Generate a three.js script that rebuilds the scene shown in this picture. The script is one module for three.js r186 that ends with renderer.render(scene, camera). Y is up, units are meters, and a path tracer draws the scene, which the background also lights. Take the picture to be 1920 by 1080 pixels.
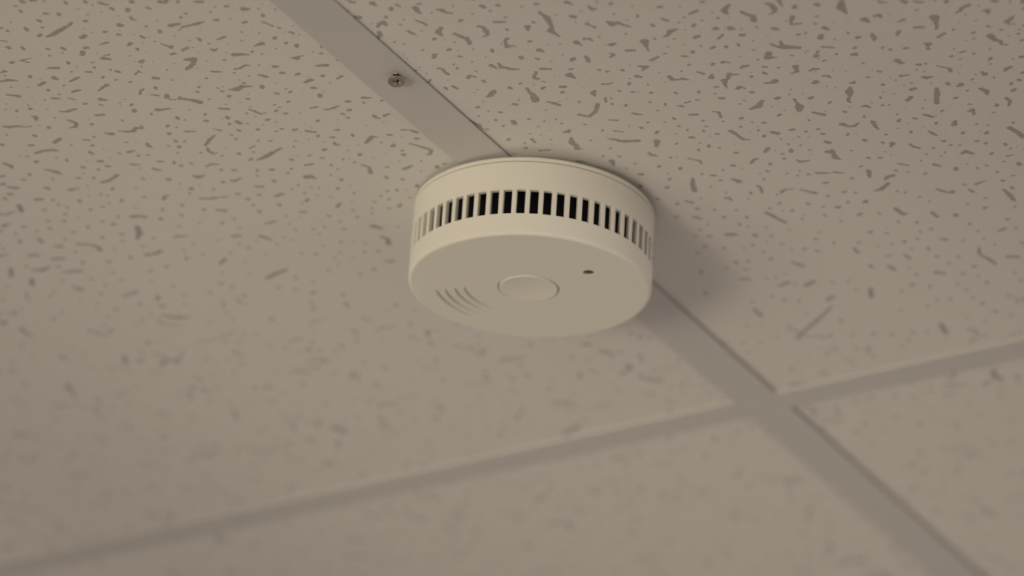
import * as THREE from 'three';
import { RectAreaLightUniformsLib } from 'three/addons/lights/RectAreaLightUniformsLib.js';
import { RoundedBoxGeometry } from 'three/addons/geometries/RoundedBoxGeometry.js';
import { mergeGeometries } from 'three/addons/utils/BufferGeometryUtils.js';
import { Brush, Evaluator, SUBTRACTION } from 'three-bvh-csg';

// ---------------------------------------------------------------- camera, light, exposure
// Units are metres, y up. The suspended ceiling's grid bars have their underside at y = CEIL;
// the crossing of the two bars in view is at x = z = 0.
const CEIL = 2.5;
const scene = new THREE.Scene();
scene.background = new THREE.Color(0x9aa4b0);

const camera = new THREE.PerspectiveCamera(9.6118, 16 / 9, 0.05, 40);
camera.position.set(0.70286, CEIL - 0.77066, 1.41128);
{
  const right = new THREE.Vector3(0.86365, 0.03219, -0.50306);
  const upv = new THREE.Vector3(0.21137, 0.88287, 0.41937);
  const back = new THREE.Vector3(0.45764, -0.46852, 0.75568);
  camera.quaternion.setFromRotationMatrix(new THREE.Matrix4().makeBasis(right, upv, back));
}
camera.focus = 1.488;
camera.userData.fStop = 4.6;

const renderer = new THREE.WebGLRenderer({ antialias: true });
renderer.toneMapping = THREE.LinearToneMapping;
renderer.toneMappingExposure = 0.618;
renderer.shadowMap.enabled = true;
renderer.shadowMap.type = THREE.PCFSoftShadowMap;
RectAreaLightUniformsLib.init();

// the room: x from ROOM.x0 to ROOM.x1, z from ROOM.z0 to ROOM.z1 (grid multiples of 0.6)
const ROOM = { x0: -2.4, x1: 1.8, z0: -1.8, z1: 2.4 };
const BLIND = { x: -0.6, y: 1.5, w: 2.4, h: 1.2, color: [1.0, 0.875, 0.67], power: 2.7 };     // sunlit roller blind behind the camera, to its left
const FILL_PANELS = { spots: [[-0.9, -0.3], [0.9, 0.3]], color: [1.0, 0.885, 0.90], power: 24 };  // unseen panels added for even fill light, flush with the ceiling
const ADDED_LAMP = { x: -0.12, y: 1.4, aim: [-0.06, CEIL, 0.0], angle: 6.5, color: [1.0, 0.875, 0.67], power: 12.5, size: 0.3 };  // added, unseen lamp: its beam imitates lens vignetting on the ceiling

// ---------------------------------------------------------------- helpers
function rng(seed) { let s = seed >>> 0; return () => { s = (s + 0x6D2B79F5) | 0; let t = Math.imul(s ^ (s >>> 15), 1 | s); t = (t + Math.imul(t ^ (t >>> 7), 61 | t)) ^ t; return ((t ^ (t >>> 14)) >>> 0) / 4294967296; }; }
const names = {};
function numbered(name) { const n = names[name] = (names[name] ?? -1) + 1; return n ? `${name}_${String(n).padStart(3, '0')}` : name; }
function mesh(name, geometry, material, parent = scene) {
  const m = new THREE.Mesh(geometry, material);
  m.name = parent === scene ? numbered(name) : name; m.castShadow = m.receiveShadow = true; parent.add(m); return m;
}
function struct(name, geometry, material) { const m = mesh(name, geometry, material); m.userData.kind = 'structure'; return m; }
function box(x0, x1, y0, y1, z0, z1) { return new THREE.BoxGeometry(x1 - x0, y1 - y0, z1 - z0).translate((x0 + x1) / 2, (y0 + y1) / 2, (z0 + z1) / 2); }
function lathe(profile, segments = 160) { return new THREE.LatheGeometry(profile.map(([r, y]) => new THREE.Vector2(r, y)), segments); }
// a lathe whose profile corners stay crisp: each straight run is a strip of its own
function latheCrisp(runs, segments = 160) { return mergeGeometries(runs.map(r => lathe(r, segments))); }
function arc(cx, cy, r, a0, a1, n = 6) { const o = []; for (let i = 0; i <= n; i++) { const a = a0 + (a1 - a0) * i / n; o.push([cx + r * Math.cos(a), cy + r * Math.sin(a)]); } return o; }

// ---------------------------------------------------------------- ceiling tile surface: mineral fibre board with pressed fissures and pin holes
const NOISE = (() => { const r = rng(77), t = new Float32Array(65536); for (let i = 0; i < t.length; i++) t[i] = r() * 2 - 1; return t; })();
function vnoise(x, y) {
  const xi = Math.floor(x), yi = Math.floor(y), fx = x - xi, fy = y - yi, u = fx * fx * (3 - 2 * fx), v = fy * fy * (3 - 2 * fy);
  const g = (i, j) => NOISE[((j & 255) << 8) | (i & 255)];
  return (g(xi, yi) * (1 - u) + g(xi + 1, yi) * u) * (1 - v) + (g(xi, yi + 1) * (1 - u) + g(xi + 1, yi + 1) * u) * v;
}
// marks of the two tiles nearest the camera, in tenths of a millimetre from the grid crossing: [x, z, diameter] and [x, z, radius, ...]
const MARKS = { A: { dots: [], cracks: [] }, B: { dots: [], cracks: [] } };
const dots = (t, a) => { const o = MARKS[t === 'L' || t === 'A' ? 'A' : 'B'].dots; for (let i = 0; i < a.length; i += 3) o.push([a[i] / 10, a[i + 1] / 10, a[i + 2] / 10]); };
const cracks = (t, a) => { const o = MARKS[t === 'L' || t === 'A' ? 'A' : 'B'].cracks; for (const c of a) { const p = []; for (let i = 0; i < c.length; i += 3) p.push([c[i] / 10, c[i + 1] / 10, c[i + 2] / 10]); o.push(p); } };
dots('A', [-1057,4802,28,-975,4763,12,-899,4712,22,-821,4680,28,-809,4648,10,-647,4587,28,-536,4530,34,-1105,4788,16,-1109,4746,26,-881,4649,10,-755,4581,28,-702,4543,30,-612,4514,24,-1026,4680,22,-981,4650,24,-871,4595,14,-807,4586,8,-1086,4648,26,-1201,4696,10,-910,4555,22,-765,4524,9,-638,4418,12,-798,4461,36,-706,4402,20,-756,4465,6,-1269,4677,20,-1255,4646,20,-1176,4620,28,-1104,4601,20,-953,4508,12,-944,4471,10,-888,4446,26,-828,4428,8,-849,4402,20,-790,4372,8,-770,4342,26,-745,4329,9,-679,4342,30,-1154,4554,24,-993,4459,36,-853,4319,30,-800,4300,8,-743,4286,12,-1334,4536,30,-1283,4503,26,-1191,4448,18,-1129,4419,26,-1039,4381,26,-847,4271,20,-827,4239,7,-1245,4428,9,-1216,4405,16,-1154,4395,9,-1079,4352,34,-1020,4327,9,-909,4241,12,-1396,4433,28,-1179,4319,28,-1084,4270,14,-921,4192,6,-887,4181,30,-846,4159,7,-1170,4274,10,-1102,4234,20,-1053,4187,16,-1033,4160,24,-916,4145,10,-1475,4391,20,-1490,4359,10,-1212,4251,10,-832,4072,10,-1399,4301,28,-1310,4240,28,-1116,4153,20,-1080,4108,16,-1034,4063,22,-916,4039,30,-1374,4261,7,-1527,4268,10,-1461,4234,12,-1310,4175,12,-1396,4172,20,-965,3971,22,-1374,4124,12,-961,3892,34,-1492,4165,8]);
cracks('A', [[-773,4647,9,-755,4620,9],[-722,4492,7,-727,4476,8,-717,4465,5],[-1136,4529,5,-1099,4534,12,-1056,4547,14,-1023,4554,10,-993,4562,9,-970,4574,5],[-966,4374,4,-929,4374,9],[-729,4259,3,-713,4219,8],[-1334,4599,3,-1312,4584,4],[-1023,4277,14,-1001,4258,8],[-1005,4292,6,-976,4293,4],[-1356,4430,4,-1334,4425,6,-1299,4423,3],[-1351,4427,5,-1334,4402,6],[-1294,4323,5,-1268,4316,7,-1250,4304,12],[-1161,4225,4,-1141,4210,9],[-979,4107,6,-952,4118,7,-941,4104,4],[-1267,4189,6,-1216,4200,9],[-1542,4330,6,-1497,4320,11,-1469,4299,3],[-1407,4227,9,-1369,4236,8],[-1200,4068,5,-1167,4083,7,-1139,4090,11],[-1307,4112,9,-1271,4112,7],[-1056,3963,8,-1037,3983,8,-1018,3990,5],[-1584,4226,6,-1543,4192,10],[-1013,3933,6,-995,3915,7]]);
dots('A', [-476,4501,24,-313,4375,28,-256,4322,36,-174,4318,10,-205,4298,10,-146,4261,16,-358,4394,10,-398,4372,14,-499,4407,20,-534,4395,20,-217,4247,26,-316,4238,28,-411,4307,28,-356,4286,14,-211,4131,18,-151,4119,8,-520,4271,8,-371,4179,14,-454,4221,9,-309,4136,12,-184,4075,22,-165,4049,12,-645,4282,9,-565,4213,26,-273,4075,26,-608,4224,9,-548,4167,12,-477,4129,9,-410,4121,14,-250,4018,18,-223,3980,24,-209,4093,7,-317,4000,12,-626,4172,9,-706,4219,24,-627,4130,8,-522,4072,7,-420,4026,18,-393,3992,12,-133,3924,20,-163,3880,18,-190,3906,9,-133,3800,14,-639,4050,10,-564,4025,20,-774,4102,9,-708,4024,8,-453,3921,14,-401,3880,26,-402,3823,28,-347,3782,26,-589,3919,16,-547,3866,10,-261,3723,24,-720,3937,20,-601,3861,12,-322,3745,9,-860,3992,14,-476,3763,10,-261,3659,9,-598,3828,20,-792,3891,16,-722,3848,12,-697,3844,8,-547,3762,28,-460,3705,12,-347,3654,22,-821,3862,18,-721,3814,20,-519,3692,22,-459,3672,20,-324,3608,9,-632,3743,10,-716,3768,20,-361,3587,30,-913,3862,16]);
cracks('A', [[-412,4468,8,-387,4453,12],[-244,4203,8,-237,4183,6,-227,4155,5],[-611,4361,13,-571,4356,8],[-602,4314,4,-566,4327,7,-527,4323,9,-496,4321,11,-464,4322,4],[-492,4175,7,-457,4181,8],[-385,4061,5,-345,4063,13],[-686,4172,6,-660,4179,8,-642,4182,6],[-566,4123,8,-558,4110,9,-536,4115,4],[-743,4170,8,-727,4170,9,-715,4158,3],[-502,4041,14,-476,4032,12,-447,4013,4],[-301,3910,4,-279,3894,14],[-275,3900,8,-246,3900,4],[-712,4105,10,-679,4092,16,-704,4060,12,-734,4047,12,-758,4037,6],[-567,3942,6,-539,3938,7,-510,3951,7,-492,3936,4],[-243,3804,5,-197,3789,12],[-666,3971,7,-634,3952,4],[-502,3856,5,-480,3828,11],[-359,3710,7,-322,3717,13],[-219,3671,4,-190,3681,9],[-682,3811,6,-657,3800,16,-623,3808,13,-575,3789,4]]);
dots('A', [-1461,4115,14,-1143,3956,9,-1631,4164,8,-1555,4110,14,-1565,4083,24,-1666,4125,12,-1631,4095,26,-1497,4044,10,-1322,4005,22,-1264,3963,18,-1180,3942,14,-1188,3920,8,-1142,3904,22,-1162,3856,28,-1111,3799,16,-1666,4054,9,-1515,3971,14,-1390,3885,8,-1261,3812,16,-1617,3947,10,-1590,3914,24,-1401,3848,24,-1110,3679,28,-1141,3621,30,-1798,3948,14,-1693,3884,26,-1458,3754,16,-1213,3634,9,-1874,3888,26,-1762,3822,26,-1593,3742,14,-1512,3693,20,-1431,3680,8,-1358,3647,16,-1314,3632,9,-1207,3532,14,-1808,3799,9,-1486,3645,10,-1471,3619,8,-1418,3624,9,-1558,3643,24,-1446,3581,16,-1378,3524,20,-1338,3509,16,-1834,3749,14,-1861,3772,10,-1723,3677,14,-1695,3642,22,-1828,3692,26,-1565,3563,30,-1619,3586,8,-1503,3569,9,-1667,3552,22,-1618,3506,18,-1562,3510,24,-1440,3429,10,-1925,3613,22,-1700,3509,10,-1983,3587,24,-1746,3481,24,-1681,3451,20,-1858,3529,14,-1483,3342,16,-1450,3327,10,-1385,3283,30,-2048,3657,26,-2095,3596,30,-1934,3475,26,-1754,3404,12,-1665,3329,20,-1558,3290,14]);
cracks('A', [[-1423,4110,8,-1396,4093,7],[-1359,4079,4,-1341,4057,5],[-1238,4004,14,-1214,3980,4],[-1460,4003,6,-1441,3989,8,-1412,3988,9,-1380,3988,4],[-1066,3816,14,-1046,3806,9,-1008,3799,4],[-1602,4025,4,-1586,4018,10,-1599,3995,10],[-1334,3902,9,-1305,3892,9],[-1475,3927,6,-1456,3889,9,-1478,3863,10,-1509,3868,5],[-1767,4014,6,-1746,3996,10,-1708,3987,7,-1679,3960,4,-1653,3959,5],[-1329,3746,4,-1305,3722,9,-1272,3714,11,-1245,3731,10,-1217,3715,7,-1214,3737,4],[-1396,3758,4,-1373,3736,14],[-1647,3796,12,-1610,3808,13],[-1518,3757,6,-1496,3737,6],[-1283,3593,10,-1287,3564,9,-1280,3556,4],[-1786,3754,6,-1744,3757,9,-1695,3743,10,-1684,3731,8],[-1402,3571,9,-1367,3567,5],[-1969,3746,8,-1956,3717,12,-1963,3698,8],[-1458,3479,6,-1446,3466,9,-1421,3455,4],[-1331,3439,7,-1309,3426,6],[-1839,3624,4,-1817,3594,9,-1803,3573,14,-1796,3551,7],[-1390,3401,6,-1383,3380,9,-1365,3368,5],[-1672,3402,10,-1642,3398,12,-1610,3408,8,-1572,3421,12],[-2085,3563,9,-2069,3543,12,-2046,3534,5],[-1847,3411,13,-1819,3409,6,-1801,3405,5]]);
dots('A', [-810,3785,14,-721,3762,14,-657,3710,20,-707,3698,8,-771,3716,10,-512,3608,22,-686,3649,10,-581,3614,14,-574,3587,12,-604,3568,20,-734,3609,16,-580,3530,20,-938,3752,10,-901,3686,18,-1029,3717,24,-1006,3688,10,-828,3615,24,-929,3637,22,-857,3619,8,-677,3521,26,-714,3567,8,-852,3567,18,-807,3559,32,-777,3533,14,-657,3488,12,-723,3494,10,-1081,3651,12,-847,3500,18,-766,3471,22,-701,3418,16,-665,3425,18,-621,3392,26,-898,3485,16,-902,3444,20,-819,3387,16,-774,3359,16,-671,3308,14,-1154,3555,20,-1117,3534,14,-1169,3505,22,-1205,3464,14,-1111,3419,14,-1042,3352,16,-986,3398,8,-893,3312,14,-963,3329,24,-942,3264,22,-782,3178,24,-707,3269,14,-737,3191,10,-1272,3398,26,-1206,3355,20,-1260,3360,18,-1116,3246,24,-1066,3215,22,-974,3166,20,-914,3142,22,-828,3106,20,-866,3082,22,-1002,3126,16,-1175,3148,22,-961,3049,26,-1287,3175,14,-1340,3163,28,-883,2968,16,-1363,3223,14,-1252,3111,18,-928,2951,14]);
cracks('A', [[-925,3850,10,-893,3827,9,-877,3808,13,-862,3783,16],[-963,3863,6,-946,3850,4],[-811,3698,10,-781,3677,8],[-705,3635,4,-691,3611,7,-679,3579,8,-655,3573,4],[-1063,3605,7,-1028,3585,6],[-940,3564,5,-917,3538,7],[-970,3513,5,-1008,3496,11,-1054,3462,7],[-1062,3436,6,-1073,3410,8,-1065,3386,10,-1049,3380,5],[-890,3348,7,-861,3356,5],[-922,3244,5,-876,3251,13,-833,3265,11,-765,3284,6],[-1166,3300,7,-1132,3310,7,-1100,3292,4],[-1260,3253,10,-1250,3239,14,-1215,3239,5],[-1134,3143,6,-1122,3132,12,-1080,3143,4],[-1069,3052,5,-1039,3030,11]]);
dots('A', [-278,3491,24,-221,3449,18,-141,3428,16,-312,3425,26,-518,3502,12,-355,3410,20,-354,3373,20,-403,3379,8,-486,3411,24,-547,3372,8,-451,3306,22,-557,3298,20,-614,3358,9,-506,3260,20,-417,3233,22,-268,3161,22,-318,3279,10,-235,3261,10,-178,3078,24,-229,3122,10,-610,3295,10,-567,3242,10,-599,3184,32,-508,3130,14,-441,3149,12,-336,3120,14,-303,3074,26,-289,3100,9,-291,3017,16,-305,2980,26,-482,3074,26,-687,3170,18,-647,3127,18,-570,3073,18,-589,3100,8,-542,3063,8,-371,3026,9,-443,3021,9,-541,3025,14,-648,3052,22,-432,2924,20,-265,2897,12,-353,2943,9,-643,3006,14,-485,2844,22,-679,2918,22,-430,2795,20,-314,2821,12,-700,2977,14,-228,2820,24,-186,2826,20,-738,2859,26,-399,2714,26,-504,2721,26,-464,2701,12,-839,2924,12,-814,2902,18,-547,2734,16,-675,2854,10]);
cracks('A', [[-201,3485,11,-171,3467,4],[-455,3517,5,-425,3513,7],[-414,3488,4,-402,3473,7,-366,3472,9,-331,3479,3],[-581,3361,8,-553,3332,8],[-241,3337,8,-242,3317,8,-230,3302,5],[-201,3313,9,-173,3316,8],[-403,3147,7,-368,3169,12,-345,3183,10,-326,3169,4],[-199,3174,5,-165,3159,5,-150,3127,12],[-527,3215,9,-527,3197,8,-515,3187,4],[-227,3054,7,-209,3026,7,-188,2993,7,-175,2960,9,-197,2931,9,-217,2937,5],[-753,3106,6,-718,3101,7],[-523,2995,5,-514,2977,7,-505,2956,8,-526,2912,12],[-370,2872,12,-327,2881,7],[-809,3014,16,-790,3009,16,-780,2988,8]]);
dots('L', [-2121,3507,26,-2169,3480,24,-1973,3373,20,-1870,3307,22,-1805,3321,12,-1746,3314,18,-1724,3288,18,-1694,3220,22,-1759,3227,14,-1581,3201,22,-1372,3129,18,-1467,3057,26,-1980,3324,18,-1961,3282,20,-2069,3314,20,-1875,3217,22,-1808,3214,18,-1677,3135,16,-1574,3062,22,-1400,2976,20,-1525,2978,22,-2006,3235,20,-1798,3102,20,-1634,2995,26,-1970,3181,14,-2118,3220,20,-2051,3183,22,-1895,3100,20,-1865,3053,22,-1985,3086,20,-2155,3157,22,-2256,3226,26,-2226,3162,18,-1493,2876,18,-1599,2896,18,-2075,3077,20,-2333,3190,20,-1884,2957,18,-1987,2972,22,-1771,2859,20,-2362,3119,26,-2153,3038,22,-1923,2897,20,-2005,2852,18,-1865,2815,18,-1641,2723,18,-2474,3096,24,-2503,3043,22,-2187,2914,20,-1984,2749,26,-1717,2688,18,-1751,2619,22,-1654,2617,20,-2222,2809,26,-2103,2757,22,-1883,2594,24,-2489,2904,18,-2350,2828,20,-2152,2658,18,-1983,2592,22,-2419,2705,20,-2286,2656,22,-2160,2580,24,-2035,2505,18,-2704,2778,20,-2260,2573,18,-1971,2415,22,-2335,2508,20,-1976,2314,22,-1851,2277,22,-2526,2630,24,-2571,2601,24]);
cracks('L', [[-2049,3412,10,-2020,3401,10],[-1513,3143,10,-1491,3161,9,-1463,3161,4],[-1359,3068,7,-1303,3042,7],[-2150,3402,12,-2171,3354,14],[-1741,3072,12,-1708,3065,9,-1686,3038,9],[-2338,3277,11,-2303,3280,7],[-1778,2981,12,-1800,2932,17,-1845,2888,8],[-1673,2819,11,-1615,2802,5],[-2266,3101,9,-2270,3066,11],[-2131,2972,9,-2087,2943,8,-2059,2911,9,-2070,2877,14],[-2245,3003,8,-2211,2988,10],[-2406,2987,11,-2367,2968,10],[-1904,2734,12,-1864,2726,10,-1820,2734,12],[-2331,2906,12,-2275,2884,10],[-2482,2857,10,-2443,2837,13,-2397,2845,9],[-2370,2775,6,-2322,2759,11,-2275,2746,10],[-2571,2915,10,-2615,2854,12],[-2548,2782,13,-2578,2740,13],[-2416,2633,7,-2395,2590,16],[-2251,2440,10,-2160,2446,8]]);
dots('L', [-1175,3027,20,-1089,2974,20,-1163,2965,26,-897,2894,16,-922,2831,24,-964,2817,14,-857,2850,12,-810,2811,14,-1172,2905,18,-1063,2852,24,-694,2788,18,-598,2709,16,-582,2666,16,-748,2722,12,-655,2677,16,-489,2637,18,-567,2594,26,-784,2655,22,-696,2630,16,-724,2589,12,-627,2593,18,-802,2593,20,-1181,2842,24,-1033,2717,12,-1094,2750,16,-915,2659,22,-1398,2830,22,-1326,2835,20,-898,2592,20,-1125,2682,14,-1353,2754,18,-680,2424,16,-1129,2616,18,-1047,2586,22,-992,2579,18,-920,2518,18,-1214,2583,16,-1193,2543,14,-1051,2530,18,-1353,2614,16,-1510,2696,16,-1444,2626,20,-1284,2539,18,-1422,2572,24,-1003,2419,22,-954,2391,16,-908,2362,16,-1098,2426,20,-1532,2570,22,-1175,2375,28,-954,2286,22,-894,2266,22,-1230,2411,16,-1064,2333,16,-1384,2489,14,-1035,2261,16,-1116,2292,18,-1132,2237,16,-1515,2465,16,-1009,2119,26,-1209,2208,22,-1680,2420,24,-1096,2106,18,-1569,2352,16,-1390,2217,24,-1747,2333,26,-1718,2280,22,-1455,2123,24,-1400,2050,28,-1520,2175,20,-1340,2141,20,-1282,1965,22,-1717,2177,22]);
cracks('L', [[-1036,2929,8,-993,2933,10],[-1300,3046,8,-1237,3029,5],[-833,2715,9,-805,2736,8],[-1349,2948,7,-1320,2922,11],[-1009,2752,9,-987,2738,7],[-1221,2731,7,-1166,2730,8],[-783,2482,17,-756,2442,8],[-1427,2701,11,-1391,2689,10],[-1310,2641,12,-1286,2593,8],[-803,2378,10,-788,2347,10,-810,2303,14],[-1635,2504,9,-1586,2529,11],[-917,2166,6,-888,2148,13],[-1512,2279,12,-1456,2295,12,-1383,2308,8]]);
dots('R', [114,4109,20,173,4160,26,289,4041,26,416,4020,20,425,3936,16,237,3997,22,292,3947,12,260,3917,18,155,3979,8,373,3899,8,314,3835,12,326,3755,20,364,3731,8,501,3828,26,637,3679,18,680,3764,14,601,3771,8,639,3881,30,700,3857,26,651,3837,14,573,3851,14,531,3940,14,560,3593,9,164,3812,14,192,3782,14,235,3702,18,339,3652,24,389,3692,10,433,3610,12,368,3629,7,497,3561,24,352,3583,22,447,3530,9,109,3710,16,147,3710,9,141,3676,8,152,3587,10,208,3572,10,374,3523,10,294,3542,16,292,3508,18,352,3446,12,338,3364,26,154,3532,8,205,3440,8,163,3388,22,279,3315,10,254,3299,10,411,3266,26,106,3387,16]);
cracks('R', [[116,4063,10,134,4046,14],[149,3909,9,139,3887,12,109,3867,10],[243,4114,14,250,4091,5],[328,4058,8,331,4038,5],[385,4002,14,379,3982,12,379,3956,8],[460,3946,8,473,3935,11,478,3911,9,497,3896,7],[163,3945,6,183,3966,12,205,3963,14,203,3946,10],[333,3918,6,347,3894,8,356,3862,7],[260,3860,8,266,3841,8,276,3818,5],[400,3819,9,370,3795,14,370,3765,7],[425,3751,9,436,3722,11,452,3694,12,442,3655,12],[544,3757,8,559,3739,10,553,3705,14,548,3680,8,518,3673,4],[624,3752,9,662,3732,7],[604,3615,10,587,3608,8,572,3572,9,588,3554,6,562,3557,6],[246,3628,9,259,3645,10,275,3645,6],[220,3544,7,230,3535,7,228,3507,8,231,3485,9],[432,3463,10,442,3431,6],[470,3460,7,463,3427,10,482,3413,9,495,3390,8],[294,3419,10,309,3432,7,324,3410,6],[109,3473,6,125,3469,7,140,3483,5],[198,3386,9,204,3362,6],[335,3270,12,305,3248,14,285,3245,8],[108,3592,7,125,3572,5],[109,3659,6,116,3646,6]]);
dots('R', [848,3792,26,783,3805,14,983,3660,16,1124,3653,24,1194,3595,10,1292,3538,24,1367,3502,14,1079,3693,12,878,3685,12,766,3677,18,924,3598,10,977,3582,8,1097,3576,12,1176,3517,20,1121,3509,12,1199,3426,22,1307,3396,14,1067,3420,14,1156,3329,12,1231,3290,14,1178,3246,12,1142,3204,16,679,3554,24,598,3552,18,782,3476,12,732,3495,8,954,3447,12,950,3383,9,977,3372,28,580,3457,26,636,3417,26,677,3373,10,748,3395,12,769,3342,30,962,3190,8,722,3277,18,826,3216,20,854,3189,22,915,3166,20,1044,3077,12,909,3093,10,1135,3043,14,634,3261,8,568,3240,16,518,3241,8,468,3272,16,885,3054,22,956,3013,14,538,3195,26,618,3166,26,696,3117,8,596,3125,24,821,3023,14,869,2987,20,891,2978,8,938,2948,22,1029,2895,18,1027,2996,8]);
cracks('R', [[966,3747,12,978,3720,6],[1032,3673,7,1034,3649,10,1048,3649,7],[828,3734,7,828,3711,10,836,3680,14,827,3649,13,820,3614,8,799,3585,16,802,3564,11,809,3530,4],[719,3663,8,729,3657,14,715,3633,6],[929,3647,8,939,3631,12],[960,3561,10,968,3546,5,973,3523,8],[1044,3541,6,1052,3510,18,1079,3512,9,1089,3491,8,1108,3460,6],[1258,3452,9,1269,3429,10],[1270,3351,9,1241,3349,14,1220,3329,8,1196,3323,6],[1107,3328,20,1100,3300,9,1085,3252,5],[892,3463,8,915,3455,7,915,3435,5],[848,3454,16,858,3426,5],[1005,3301,8,1035,3286,9],[679,3473,14,686,3451,4],[828,3340,7,829,3319,11,820,3296,9,815,3314,5],[932,3314,5,941,3295,10,919,3285,5],[1063,3183,10,1099,3193,7],[991,3165,6,1007,3151,11,1021,3144,10,992,3130,5],[497,3393,8,519,3382,7],[609,3339,9,645,3317,6],[944,3098,10,959,3080,7],[576,3324,8,547,3293,8,554,3270,10],[693,3235,20,701,3208,8],[783,3106,6,802,3097,8,835,3098,4],[1068,3030,12,1066,3002,9,1087,2991,7,1110,2987,10],[724,3070,9,708,3062,12,709,3040,8],[474,3224,8,469,3189,10,470,3167,14,458,3123,20]]);
dots('R', [1466,3491,20,1466,3398,14,1466,3349,18,1510,3332,10,1346,3420,16,1399,3364,12,1789,3281,28,1877,3253,32,1836,3173,16,1806,3122,16,1884,3098,9,1936,3078,10,1350,3344,26,1459,3274,8,1514,3228,10,1580,3212,12,1642,3164,28,1708,3197,10,1303,3331,9,1318,3259,30,1498,3184,26,1592,3133,10,1710,3079,22,1741,3078,14,1783,3021,34,1898,2996,14,1518,3122,10,1826,2976,12,1246,3229,10,1302,3186,12,1338,3152,24,1394,3132,28,1447,3121,20,1486,3057,18,1249,3159,24,1340,3098,8,1409,3035,10,1611,2943,14,1685,2946,12,1669,2935,9,1698,2868,12,1714,2842,18,1782,2866,16,1841,2834,24,1467,2979,12,1279,3034,26,1188,3076,16,1467,2914,20,1517,2880,14,1641,2776,8,1709,2753,9,1758,2725,9,1277,2976,9,1394,2899,9,1381,2867,20,1444,2869,24,1602,2700,34,1209,2861,20,1122,2860,26,1181,2813,14,1325,2752,24,1485,2694,12,1659,2621,10,1631,2648,9,1461,2663,14,1513,2639,10,1740,2623,20]);
cracks('R', [[1548,3416,11,1516,3394,14,1516,3363,7,1503,3397,5],[1413,3440,10,1391,3435,8,1367,3429,4],[1575,3352,8,1585,3320,9,1602,3295,13,1592,3266,15],[1695,3357,7,1711,3339,11,1707,3307,15,1698,3285,9,1669,3276,5],[1978,3228,11,1955,3186,20,1958,3138,6],[1405,3285,4,1424,3281,14],[1478,3255,17,1489,3243,8],[1745,3214,13,1727,3193,8,1718,3166,8,1756,3152,7],[1827,3078,14,1837,3055,5],[1395,3207,7,1426,3223,6],[1574,3064,8,1583,3039,6,1608,3022,17,1629,3007,14,1665,2985,10],[1615,3062,9,1612,3036,7],[1756,2946,9,1775,2930,6,1794,2918,4],[1196,3151,6,1214,3140,5],[1531,3002,15,1511,2976,16,1544,2958,5],[1724,2923,7,1703,2901,7,1694,2890,11,1715,2887,5],[1318,3023,6,1328,3032,8,1348,3012,5],[1372,2951,5,1390,2958,10,1409,2954,6],[1584,2854,15,1573,2815,8,1545,2813,6],[1625,2796,6,1643,2802,9,1664,2794,7],[1195,3005,7,1209,2982,9],[1239,2962,6,1226,2940,15],[1337,2912,6,1319,2917,6,1305,2932,12,1283,2898,9,1263,2892,15,1250,2858,9,1244,2832,4],[1653,2733,5,1673,2725,8,1676,2705,7],[1110,2987,5,1126,2971,6],[1407,2792,5,1430,2786,8,1453,2787,18],[1281,2805,8,1298,2817,10,1312,2795,6],[1716,2590,9,1698,2562,20,1689,2533,10]]);
dots('R', [2205,3110,34,2359,3029,22,2537,2940,30,2591,2909,14,2638,2887,26,2226,3027,18,2465,2940,10,2618,2836,16,2111,3050,10,2317,2934,9,2390,2900,12,2341,2856,9,2408,2838,12,2538,2744,16,1920,2944,28,2298,2817,16,2438,2773,18,2474,2727,16,2542,2692,14,2568,2715,14,2362,2758,22,2346,2713,18,2526,2665,20,2486,2666,12,2309,2716,10,2522,2610,22,2142,2727,20,1873,2876,22,1976,2823,20,2002,2797,24,2064,2775,20,2239,2679,10,2205,2629,24,2297,2605,18,2371,2605,14,2341,2531,24,1851,2829,28,2230,2590,12,2214,2545,10,2326,2495,12,2428,2490,12,2470,2486,26,1852,2747,16,2056,2629,22,2084,2623,16,2031,2596,10,2055,2570,10,1883,2657,20,1860,2679,7,2177,2488,10,2237,2445,10,2123,2523,8,1821,2635,18,1903,2586,8,1917,2559,12,1966,2506,14,2208,2415,18,2297,2386,12,2384,2318,26,2041,2465,10,1853,2552,24,2102,2430,24,2342,2308,20,1753,2624,18,1932,2504,9,2203,2385,8,1950,2457,32,2153,2339,18,2224,2341,9,2332,2255,26,1828,2491,10,1863,2461,12,2423,2370,22]);
cracks('R', [[2114,3159,8,2135,3135,7],[2243,3091,7,2269,3070,8],[2431,2963,11,2397,2958,11,2383,2938,7,2360,2932,6],[2472,2892,10,2483,2890,12,2477,2867,8],[2048,3065,7,2072,3064,9,2072,3043,7],[2003,3060,17,2010,3032,6],[2123,2978,7,2146,2984,9],[2267,2940,22,2257,2907,10,2249,2872,6,2236,2856,7],[2557,2798,9,2530,2777,12,2513,2775,8,2522,2753,8],[2162,2907,9,2194,2893,9],[2091,2907,12,2072,2889,7],[1983,2939,8,1979,2918,14,1972,2896,9],[2218,2793,10,2255,2807,8],[2415,2704,17,2419,2667,12,2434,2644,11,2431,2618,6,2453,2605,5],[2144,2777,4,2161,2761,15,2147,2744,7],[2246,2639,4,2270,2639,8],[1974,2701,5,1989,2702,14,1992,2676,10,2007,2670,5],[2124,2582,5,2141,2559,5,2159,2540,9,2153,2517,7],[2357,2416,7,2375,2431,10,2398,2435,6],[1948,2581,8,1981,2574,5],[2032,2528,10,2043,2516,12,2065,2513,6],[2269,2453,7,2273,2430,14],[2128,2390,6,2148,2397,17],[2045,2416,8,2023,2366,15],[2207,2329,8,2224,2296,14,2217,2275,8]]);
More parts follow.
